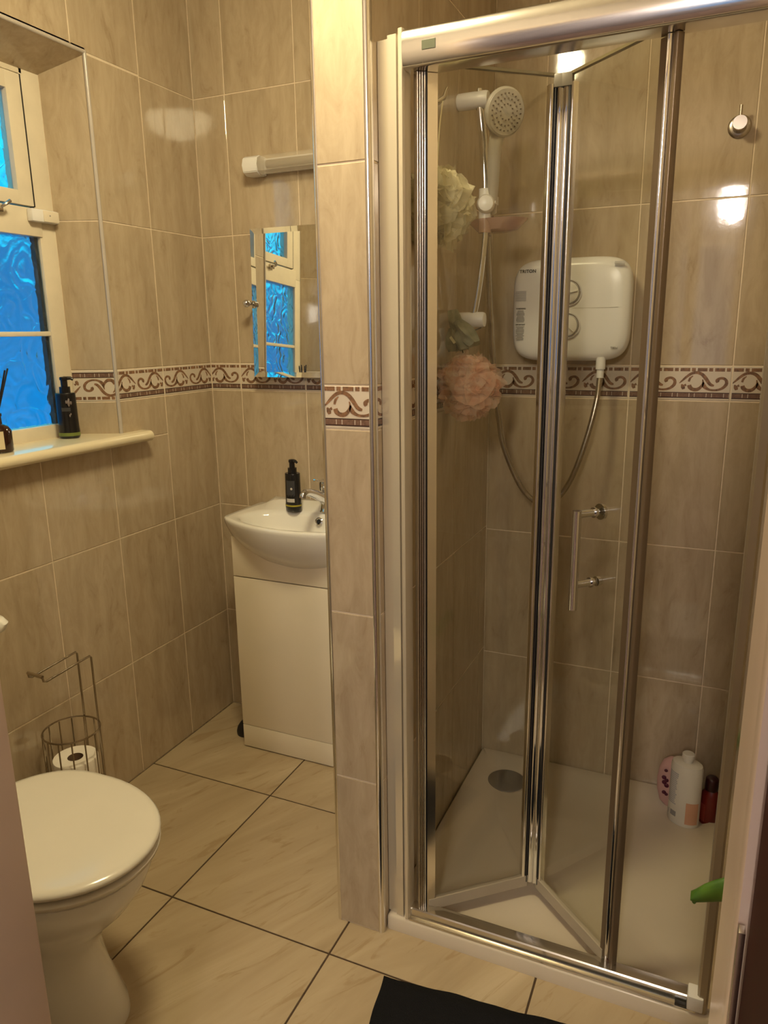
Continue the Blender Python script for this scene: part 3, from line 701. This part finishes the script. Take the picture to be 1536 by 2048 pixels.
# bottles in the shower
bt = thing('shampoo_bottle', (1.600, -.125, .022), 'tall white shampoo bottle with grey printed text on shower tray', 'bottle', 'bottles standing on the shower tray')
WB = plain('bottle_white', (.80, .76, .66), .35, var=.02)
bc = Vector((1.600, -.125, .0215)); rf = (.93, -.36, 0)
bm = bmesh.new(); lathe(bm, [(.040, 0), (.043, .004), (.043, .172), (.040, .182), (.030, .186), (.012, .187)], bc, n=40, sy=.72, ref=rf); obj('bottle_body', bm, WB, bt, 40)
bm = bmesh.new(); lathe(bm, [(.013, .186), (.013, .196), (.0165, .198), (.0165, .2095), (.014, .212), (.001, .212)], bc, n=24); obj('bottle_cap', bm, WB, bt, 40)
def label_patch(c, a0, a1, z0, z1, rx, ry, rf, m, parent, name='label_print', nn=10, jag=0, off=.0004):
    d1 = Vector(rf).normalized(); d2 = Vector((0, 0, 1)).cross(d1); bm = bmesh.new(); cols = []
    for i in range(nn + 1):
        a = radians(a0 + (a1 - a0) * i / nn)
        p = c + d1 * (rx + off) * cos(a) + d2 * (ry + off) * sin(a); cols.append([bm.verts.new(p + Vector((0, 0, z))) for z in (z0, z1)])
    for a, b in zip(cols, cols[1:]): bm.faces.new((a[0], b[0], b[1], a[1]))
    return obj(name, bm, m, parent, 60)
for i in range(17):
    z = .155 - i * .0058; label_patch(bc, 208, 258 - random.uniform(0, 12), z - .0021, z + .0018, .043, .031, rf, LINK_, bt)
label_patch(bc, 232, 258, .024, .040, .043, .031, rf, GINK, bt, 'barcode_print'); label_patch(bc, 218, 222, .024, .038, .043, .031, rf, LINK_, bt)
label_patch(bc, 292, 345, .012, .078, .043, .031, rf, plain('label_peach', (.66, .36, .22), .5), bt)
bt = thing('conditioner_bottle', (1.668, -.110, .022), 'dark red bottle with black cap in the shower tray corner', 'bottle', 'bottles standing on the shower tray')
bc = Vector((1.6655, -.106, .0215))
bm = bmesh.new(); lathe(bm, [(.024, 0), (.027, .004), (.027, .075), (.024, .092), (.016, .104), (.0135, .107)], bc, n=32, ref=rf, sy=.8); obj('bottle_body', bm, plain('dark_red_plastic', (.17, .012, .008), .2, var=.08), bt, 50)
bm = bmesh.new(); lathe(bm, [(.0165, .105), (.0175, .108), (.0165, .138), (.013, .142), (.001, .142)], bc, n=28); obj('bottle_cap', bm, plain('maroon_cap', (.035, .006, .008), .3), bt, 50)
label_patch(bc, 225, 262, .012, .065, .027, .0216, rf, plain('red_label', (.26, .03, .018), .3), bt)
bt = thing('oval_bottle', (1.548, -.066, .022), 'pale pink oval bottle with dark red print behind the white bottle', 'bottle', 'bottles standing on the shower tray')
bc = Vector((1.566, -.068, .0215)); bm = bmesh.new(); lathe(bm, [(.020, 0), (.034, .012), (.043, .045), (.045, .080), (.041, .115), (.030, .142), (.014, .156), (.001, .158)], bc, n=32, sy=.40, ref=(.96, -.28, 0)); obj('bottle_body', bm, plain('pale_pink_plastic', (.66, .40, .37), .4, var=.05), bt, 60)
bm = bmesh.new()
for k, (u, z, r) in enumerate([(-.016, .118, .005), (-.020, .095, .0065), (-.012, .088, .006), (-.018, .080, .007), (-.011, .072, .007), (-.017, .048, .006), (-.010, .044, .005)]):
    p = bc + Vector((.96, -.28, 0)).normalized() * u + Vector((-.28, -.96, 0)).normalized() * .0185; sphere(bm, (p.x, p.y, p.z + z), r, 8, (1, .35, 1))
obj('label_print', bm, plain('berry_print', (.10, .01, .03), .5), bt, 60)
# green leaf-like tip poking out from the right wall
lf = thing('green_hanger', (1.70, -1.0, .47), 'bright green leaf shaped tip poking out from behind the pale door jamb', 'leaf')
bm = bmesh.new(); prof = [(1.6155, .482, .004), (1.622, .484, .010), (1.634, .493, .016), (1.650, .503, .020), (1.668, .512, .022), (1.685, .516, .020), (1.6995, .516, .016)]
rings(bm, [[(x, -1.0 + .010 * cos(a), z + h * sin(a)) for a in [2 * pi * k / 14 for k in range(14)]] for x, z, h in prof]); 
LG, n_, b_, o_ = mat('leaf_green'); setp(b_, Roughness=.4); r_ = ramp(n_, noise(n_, coords(n_), 25, 2), [(.35, (.05, .13, .015)), (.65, (.10, .22, .02))]); n_.links.new(r_.outputs[0], b_.inputs['Base Color'])
obj('leaf_body', bm, LG, lf, 60)
bm = bmesh.new(); sphere(bm, (1.6215, -1.0, .4735), .0035, 10, (1, 1, 1.3)); obj('drip_tip', bm, LG, lf, 60)

# ------------------------------------------------------------------ mirror with bevelled edge, on pivot knobs
mi = thing('wall_mirror', (.40, -.03, 1.455), 'small mirror with sloping glass edges reflecting the blue window', 'mirror')
ang = radians(2.3); MC = Vector((.4025, -.034, 1.4555)); yaw = radians(.7); hw, hh, bv = .197, .228, .016
def mp(x, z, n): 
    n, x = n, x
    return MC + Vector((x * cos(yaw), x * sin(yaw), 0)) + Vector((0, sin(ang), cos(ang))) * z + Vector((sin(yaw), -cos(ang), sin(ang))) * n
bm = bmesh.new(); q0 = [(-hw, -hh), (hw, -hh), (hw, hh), (-hw, hh)]; q1 = [(-hw + bv, -hh + bv), (hw - bv, -hh + bv), (hw - bv, hh - bv), (-hw + bv, hh - bv)]
rings(bm, [[mp(x, z, -.005) for x, z in q0], [mp(x, z, .0013) for x, z in q0], [mp(x, z, 0) for x, z in q1]]); obj('mirror_glass', bm, MIRROR, mi)
bm = bmesh.new(); box(bm, .28, .525, -.0295, -.001, 1.38, 1.53, .002); obj('mirror_backing', bm, GREYP, mi)
for s in (-1, 1):
    x = MC.x + s * (hw + .006); bm = bmesh.new(); cyl(bm, (x, -.001, 1.458), (x, -.052, 1.458), .0045, 12); sphere(bm, (x, -.062, 1.458), .0125, 16); obj('pivot_knob', bm, CHROME, mi, 60)
    bm = bmesh.new(); lathe(bm, [(.011, .0005), (.010, .004)], (x, 0, 1.458), (0, -1, 0), 16); obj('knob_rose', bm, CHROME, mi, 40)
# strip light above
sl = thing('strip_light', (.42, 0, 1.862), 'unlit strip light with white end caps above the small mirror', 'lamp')
x0, x1 = .209, .640; prf = [(-.0005, 1.836), (-.040, 1.834), (-.056, 1.842), (-.062, 1.862), (-.056, 1.882), (-.040, 1.890), (-.0005, 1.890)]
for a, b in ((x0, x0 + .052), (x1 - .052, x1)):
    bm = bmesh.new(); rings(bm, [[(a, y, z) for y, z in prf], [(b, y, z) for y, z in prf]]); bmesh.ops.bevel(bm, geom=bm.edges[:], offset=.002, segments=2, affect='EDGES'); obj('end_cap', bm, WPLAS, sl, 40)
bm = bmesh.new(); rings(bm, [[(x0 + .053, y * .97, 1.862 + (z - 1.862) * .95) for y, z in prf[1:-1]], [(x1 - .053, y * .97, 1.862 + (z - 1.862) * .95) for y, z in prf[1:-1]]]); DF, n_, b_, o_ = mat('ribbed_diffuser'); setp(b_, Base_Color=(.62, .55, .44), Roughness=.2, Alpha=.38); obj('diffuser', bm, DF, sl, 40)
bm = bmesh.new(); cyl(bm, (x0 + .075, -.034, 1.862), (x1 - .075, -.034, 1.862), .0125, 14); obj('lamp_tube', bm, plain('tube_grey', (.36, .31, .24), .4), sl, 60)
obj('lamp_backplate', B(x0 + .05, x1 - .05, -.014, -.0005, 1.842, 1.884, .001), WPLAS, sl)

# ------------------------------------------------------------------ vanity
va = thing('vanity_unit', (.446, -.12, 0), 'slim glossy cream vanity cabinet beneath the white basin', 'cabinet')
vx0, vx1, vy = .217, .676, -.246
obj('side_panel', B(vx0 + .001, vx0 + .017, vy + .018, -.002, .0, .742, .001), VAN, va); obj('side_panel', B(vx1 - .017, vx1 - .001, vy + .018, -.002, .0, .742, .001), VAN, va)
obj('base_panel', B(vx0 + .018, vx1 - .018, vy + .018, -.002, .070, .086), VAN, va)
obj('drawer_front', B(vx0, vx1, vy, vy + .017, .612, .742, .0012), VAN, va, 40)
dv = obj('door', B(vx0, vx1, vy, vy + .017, .0855, .608, .0012), VAN, va, 40)
bm = bmesh.new(); sphere(bm, (vx1 - .05, vy - .018, .52), .012, 14); cyl(bm, (vx1 - .05, vy - .012, .52), (vx1 - .05, vy + .001, .52), .006); obj('knob', bm, CHROME, dv, 60)
obj('plinth', B(vx0, vx1, vy + .0005, vy + .017, .004, .0835, .0012), VAN, va, 40)
# basin
ba = thing('basin', (.448, -.15, .66), 'white ceramic basin with curved front on the cream cabinet', 'basin')
bx, by = .448, -.165
def outl(th):      # outer outline radius
    dx, dy = cos(th), sin(th); best = 9
    if dy > 0: best = min(best, (-.0005 - by) / dy)
    if dx: best = min(best, abs(.268 / dx))
    # front curve y = -.232 - .093*(1-(x/.268)^2)
    lo, hi = 0.0, best
    if dy < 0:
        f = lambda t: (by + dy * t) - (-.228 - .097 * (1 - min(1, (dx * t / .268) ** 2)) ** .85)
        if f(hi) < 0:
            for _ in range(40):
                m_ = (lo + hi) / 2
                if f(m_) > 0: lo = m_
                else: hi = m_
            best = lo
    return best
NB = 96; TH = [2 * pi * i / NB + .001 for i in range(NB)]
def ringo(s, z, zs=None, dy=0.0): return [(bx + cos(t) * outl(t) * s, min(-.0005, by + dy + sin(t) * outl(t) * s), z) for t in TH]
def rin(s, z, a=.222, b=.108, cy=-.190): return [(bx + a * s * cos(t), cy + b * s * sin(t), z) for t in TH]
def lerp(R1, R2, f, z): return [(p[0] + (q[0] - p[0]) * f, p[1] + (q[1] - p[1]) * f, z) for p, q in zip(R1, R2)]
def under(s, z, yc=-.13): return [(bx + cos(t) * outl(t) * s, min(-.0005, yc + (by - yc) * s + sin(t) * outl(t) * s), z) for t in TH]
rs = [under(.30, .640), under(.52, .655), under(.68, .675), under(.82, .705), under(.92, .738), under(.975, .770), ringo(.995, .786), ringo(1.0, .794), ringo(.990, .8005)]
rim = ringo(.985, .801); inn = rin(1, .801)
rs += [lerp(rim, inn, .3, .801), lerp(rim, inn, .75, .800), rin(1.0, .797), rin(.96, .785), rin(.88, .755), rin(.74, .722), rin(.5, .700), rin(.2, .692), rin(.08, .690)]
for r in rs[8:13]:       # raised tap ledge at the wall
    for i, p in enumerate(r):
        k = max(0, min(1, (p[1] + .052) / .020)) * max(0, min(1, (.240 - abs(p[0] - bx)) / .022)); k = k * k * (3 - 2 * k)
        r[i] = (p[0], p[1], p[2] + .022 * k)
bm = bmesh.new(); rings(bm, rs); obj('bowl', bm, CERAM, ba, 180)
bm = bmesh.new(); lathe(bm, [(.0135, .000), (.0135, .003), (.0105, .0045), (.008, .003), (.0075, -.004)], (.452, -.0925, .774), Vector((0, -.90, .42)), 24, cap0=True, cap1=False); ofl = obj('overflow_ring', bm, CHROME, ba, 40)
bm = bmesh.new(); lathe(bm, [(.0078, .0005), (.0078, .0022)], (.452, -.0925, .774), Vector((0, -.90, .42)), 18); obj('overflow_hole', bm, BLACKP, ofl)
# tap
tp_ = thing('basin_tap', (.462, -.058, .800), 'chrome mixer tap on the back of white basin', 'tap')
tb = Vector((.464, -.060, .8015))
bm = bmesh.new(); lathe(bm, [(.024, 0), (.024, .004), (.021, .007), (.0185, .030), (.0175, .052), (.0185, .066)], tb, n=24); obj('tap_body', bm, CHROME, tp_, 50)
bm = bmesh.new(); pth = smoothpath([tb + Vector(p) for p in ((0, .0, .034), (-.002, -.030, .052), (-.006, -.070, .072), (-.010, -.105, .084), (-.012, -.124, .080), (-.0125, -.128, .070))], 5)
tube(bm, pth, [.017 - .006 * min(1, i / 18) for i in range(len(pth))], 16); obj('spout', bm, CHROME, tp_, 60)
bm = bmesh.new(); lathe(bm, [(.0185, .068), (.0225, .074), (.0225, .096), (.017, .106), (.001, .110)], tb, n=24); lv = obj('lever', bm, CHROME, tp_, 50)
bm = bmesh.new(); box(bm, -.009, .009, -.062, .004, -.003, .004, .002); bmesh.ops.rotate(bm, verts=bm.verts, cent=(0, 0, 0), matrix=Matrix.Rotation(radians(-14), 3, 'X')); bmesh.ops.translate(bm, verts=bm.verts, vec=tb + Vector((0, -.008, .100))); obj('lever_arm', bm, CHROME, lv, 40)
# pump bottles
YEL = plain('lime_label', (.42, .36, .03), .4); DKL = plain('dark_label', (.045, .045, .05), .35); WHL = plain('pale_label', (.55, .52, .48), .5); GRL = plain('green_floral_label', (.16, .20, .04), .5)
def pump(loc, label, band, yaw, top=.166, grp='black pump bottles'):
    t = thing('pump_bottle', loc, label, 'bottle', grp); c = Vector(loc); rf = (cos(yaw), sin(yaw), 0)
    bm = bmesh.new(); lathe(bm, [(.024, 0), (.0275, .003), (.0285, .012), (.0285, .020), (.0275, .034), (.0265, .120), (.0265, .1235), (.0255, .1255), (.012, .1262)], c, n=36, sy=.86, ref=rf); obj('bottle_body', bm, BLACKP, t, 50)
    bm = bmesh.new(); lathe(bm, [(.0145, .126), (.0145, .1425), (.009, .1435), (.009, .160), (.011, .161), (.011, .168), (.009, .1695), (.001, .170)], c, n=24)
    d = Vector((cos(yaw), sin(yaw), 0)); bm2 = bmesh.new(); 
    a = c + Vector((0, 0, .1655)); tube(bm2, [a, a + d * .018, a + d * .025 + Vector((0, 0, -.004))], [.0055, .0048, .0040], 10)
    p_ = obj('pump', bm, BLACKP, t, 50); obj('pump_nozzle', bm2, BLACKP, p_, 50)
    if band == 'y':
        bm = bmesh.new(); lathe(bm, [(.0289, .0185), (.0289, .0235)], c, n=36, sy=.86, ref=rf, cap0=False, cap1=False); obj('label_band', bm, YEL, t, 50)
    else:
        label_patch(c, 180, 360, .007, .016, .0285, .0245, rf, GRL, t, 'label_band', 16)
    return t, c, rf
t, c, rf = pump((.356, -.086, .8010), 'black pump bottle with lime base band on the basin ledge', 'y', radians(-20))
label_patch(c, 262, 330, .040, .104, .0268, .0230, rf, DKL, t); label_patch(c, 262, 325, .033, .045, .0270, .0234, rf, WHL, t, off=.001)
bm = bmesh.new(); sphere(bm, c + Vector((rf[0] * .0104, rf[1] * .0104 - .0235, .078)), .004, 10, (1, .3, 1)); obj('label_print', bm, WHL, t)
t, c, rf = pump((-.074, -.570, 1.0865), 'black pump bottle with green floral base on the window sill', 'g', radians(35))
bm = bmesh.new(); d1 = Vector((.86, -.5, 0)).normalized()
for u, z, r in ((0, .100, .0085), (-.006, .102, .005), (.006, .099, .005), (.001, .107, .005), (0, .094, .005), (.000, .064, .004), (.003, .068, .003)):
    p = c + d1 * .0262 + Vector((.5, .86, 0)) * u; sphere(bm, (p.x, p.y, p.z + z), r, 8, (.3, .6, 1))
obj('label_print', bm, plain('muted_print', (.22, .18, .18), .5), t)
label_patch(c, 250, 300, .076, .086, .0268, .0230, rf, DKL, t)
# reed diffuser
t = thing('reed_diffuser', (-.040, -.830, 1.0865), 'dark glass reed diffuser with black sticks on the window sill', 'diffuser'); c = Vector((-.040, -.828, 1.0865))
bm = bmesh.new(); lathe(bm, [(.030, 0), (.033, .004), (.033, .052), (.026, .064), (.014, .070), (.013, .088), (.015, .089), (.015, .096), (.010, .097)], c, n=28); obj('bottle_body', bm, plain('dark_brown_glass', (.03, .010, .006), .08), t, 50)
label_patch(c, 268, 345, .010, .054, .0332, .0332, (1, 0, 0), plain('floral_label', (.72, .62, .42), .6), t); label_patch(c, 286, 326, .016, .044, .0338, .0338, (1, 0, 0), plain('label_cream', (.78, .70, .52), .6), t)
for k in range(7):
    a = 2.4 * k; bm = bmesh.new(); cyl(bm, c + Vector((.004 * cos(a), .004 * sin(a), .085)), c + Vector((.020 * cos(a), .010 + .034 * sin(a + .6), .200 + .008 * sin(k * 3))), .0022, 6); obj('reed', bm, BLACKR, t)
# ------------------------------------------------------------------ toilet
TY = -1.232
to = thing('toilet', (.35, TY, 0), 'white toilet with closed oval lid beside the left jamb', 'toilet')
def egg(x0, x1, hwid, z, n=56, sq=2.3, taper=.80):   # outline from hinge x0 to nose x1
    P = []
    cx = x0 + (x1 - x0) * .46
    for i in range(n):
        a = 2 * pi * i / n; c_, s_ = cos(a), sin(a)
        if c_ >= 0: P.append((cx + (x1 - cx) * c_, TY + hwid * math.copysign(abs(s_) ** .96, s_), z))
        else: P.append((cx + (cx - x0) * -math.copysign(abs(c_) ** .62, 1), TY + hwid * math.copysign(abs(s_) ** .75, s_) * (1 - (1 - taper) * abs(c_) ** 2), z))
    return P
bm = bmesh.new(); rings(bm, [egg(.266, .680, .174, .4190), egg(.257, .689, .181, .4225), egg(.256, .690, .182, .4285), egg(.261, .685, .178, .4335), egg(.272, .672, .168, .4360), egg(.30, .64, .140, .4375), egg(.36, .56, .07, .4380)]); ld = obj('lid', bm, SEATM, to, 60)
bm = bmesh.new(); rings(bm, [egg(.266, .676, .170, .3955), egg(.258, .686, .179, .399), egg(.257, .688, .181, .407), egg(.264, .681, .175, .4125)]); obj('seat', bm, SEATM, to, 60)
for yy in (TY - .09, TY + .06):
    bm = bmesh.new(); cyl(bm, (.252, yy, .420), (.252, yy + .03, .420), .012); obj('hinge', bm, SEATM, ld, 60)
bm = bmesh.new(); rings(bm, [egg(.20, .590, .112, .0, taper=.9), egg(.20, .588, .110, .02, taper=.9), egg(.20, .555, .094, .10, taper=.95), egg(.20, .535, .090, .17, taper=.95), egg(.20, .560, .105, .22), egg(.21, .620, .142, .28), egg(.22, .655, .160, .33), egg(.225, .670, .168, .365), egg(.23, .672, .169, .384), egg(.24, .664, .162, .389)]); obj('pan', bm, CERAM, to, 60)
bm = bmesh.new(); Rr = lambda i, z: Z(rrect(.004 + i * .3, .200 - i, TY - .185 + i, TY + .185 - i, .03), z)
rings(bm, [Rr(.055, .385), Rr(.045, .40), Rr(.038, .60), Rr(.026, .732)]); ci = obj('cistern', bm, CERAM, to, 50)
bm = bmesh.new(); rings(bm, [Rr(.008, .733), Rr(.000, .739), Rr(-.004, .753), Rr(.002, .764), Rr(.03, .768)]); cl = obj('cistern_lid', bm, CERAM, to, 50)
bm = bmesh.new(); lathe(bm, [(.02, 0), (.02, .005), (.001, .006)], (.10, TY, .7675), n=20); obj('flush_button', bm, CHROME, cl, 40)
# roll holder
rh = thing('toilet_roll_stand', (.098, -.838, 0), 'chrome wire toilet roll stand behind the toilet beneath window', 'stand'); rc = Vector((.098, -.838, 0)); RR = .072; WIRE = plain('wire_chrome', (.42, .36, .28), .2, .95, var=.03)
for z in (.006, .180, .352):
    bm = bmesh.new(); tube(bm, [rc + Vector((RR * cos(a), RR * sin(a), z)) for a in [2 * pi * k / 40 for k in range(41)]], .0024, 6); obj('ring', bm, WIRE, rh, 60)
for k in range(14):
    a = 2 * pi * (k + .3) / 14; p = rc + Vector((RR * cos(a), RR * sin(a), 0)); bm = bmesh.new(); cyl(bm, (p.x, p.y, .0), (p.x, p.y, .352), .0021, 6); obj('wire_bar', bm, WIRE, rh, 60)
for x, y in ((.072, -.767), (.126, -.771)):
    bm = bmesh.new(); tube(bm, [(x, y, .002), (x, y, .536), (x, y - .004, .5415), (x + .001, y - .04, .5405), (x + .004, y - .150, .536), (x + .004, y - .158, .540), (x + .004, y - .160, .552)], .0028, 8, 0); obj('holder_wire', bm, WIRE, rh, 60)
bm = bmesh.new(); cyl(bm, (.076, -.927, .552), (.130, -.931, .552), .0045, 8); obj('holder_tip', bm, WIRE, rh, 60)
for k, z in enumerate((.008, .0965, .185)):
    t = thing('toilet_roll', (rc.x + .004, rc.y, z), ['white toilet roll lowest inside the chrome wire stand', 'white toilet roll between two others in the wire stand', 'white toilet roll topmost inside the chrome wire stand'][k], 'toilet roll', 'toilet rolls in the wire stand')
    c = Vector((rc.x + .002, rc.y, z)); bm = bmesh.new(); lathe(bm, [(.020, .001), (.056, 0), (.0575, .004), (.0575, .084), (.056, .088), (.022, .088), (.020, .087)], c, n=36, cap0=False, cap1=False); obj('paper', bm, PAPER, t, 40)
    bm = bmesh.new(); lathe(bm, [(.0203, .001), (.0203, .087)], c, n=28, cap0=True, cap1=False); obj('core', bm, CARD, t, 60)
# dark dome behind vanity
bm = bmesh.new(); lathe(bm, [(.036, .0), (.037, .010), (.033, .026), (.022, .042), (.011, .050), (.009, .06), (.001, .061)], (.177, -.168, .0008), n=24); tag(obj('rubber_plunger', bm, BLACKR, smooth=50), 'black rubber dome on the floor beside the cream cabinet', 'plunger')
# bath mat
bm = bmesh.new(); nx, ny = 36, 24; V = []
mo = Vector((1.029, -.906, 0)); ex = Vector((.9945, .1045 * .9, 0)).normalized(); ey = Vector((.16, -.987, 0)).normalized(); ex = Vector((.9945, .099, 0)).normalized()
ML, MW = .585, .42
for i in range(nx + 1):
    r = []
    for j in range(ny + 1):
        u, v = i / nx, j / ny; e = min(u, 1 - u, v, 1 - v); p = mo + ex * ML * u + ey * MW * v
        p += ey * (.0018 * sin(u * 17) + .001 * sin(u * 41)) * (1 - v); p += ex * .0012 * sin(v * 23) * (1 - u)
        r.append(bm.verts.new((p.x, p.y, .0005 + .0105 * min(1, e * 14) ** .5 + .0012 * sin(i * 5.1 + j * 3.7) * (e > 0))))
    V.append(r)
for i in range(nx):
    for j in range(ny): bm.faces.new((V[i][j], V[i + 1][j], V[i + 1][j + 1], V[i][j + 1]))
MT, n_, b_, o_ = mat('black_towelling'); setp(b_, Roughness=1.0, Base_Color=(.010, .010, .011), Specular_IOR_Level=.1); bump(n_, b_, noise(n_, coords(n_), 400, 2), .8, .003)
tag(obj('bath_mat', bm, MT, smooth=60), 'black towelling bath mat on the floor before the shower', 'mat')
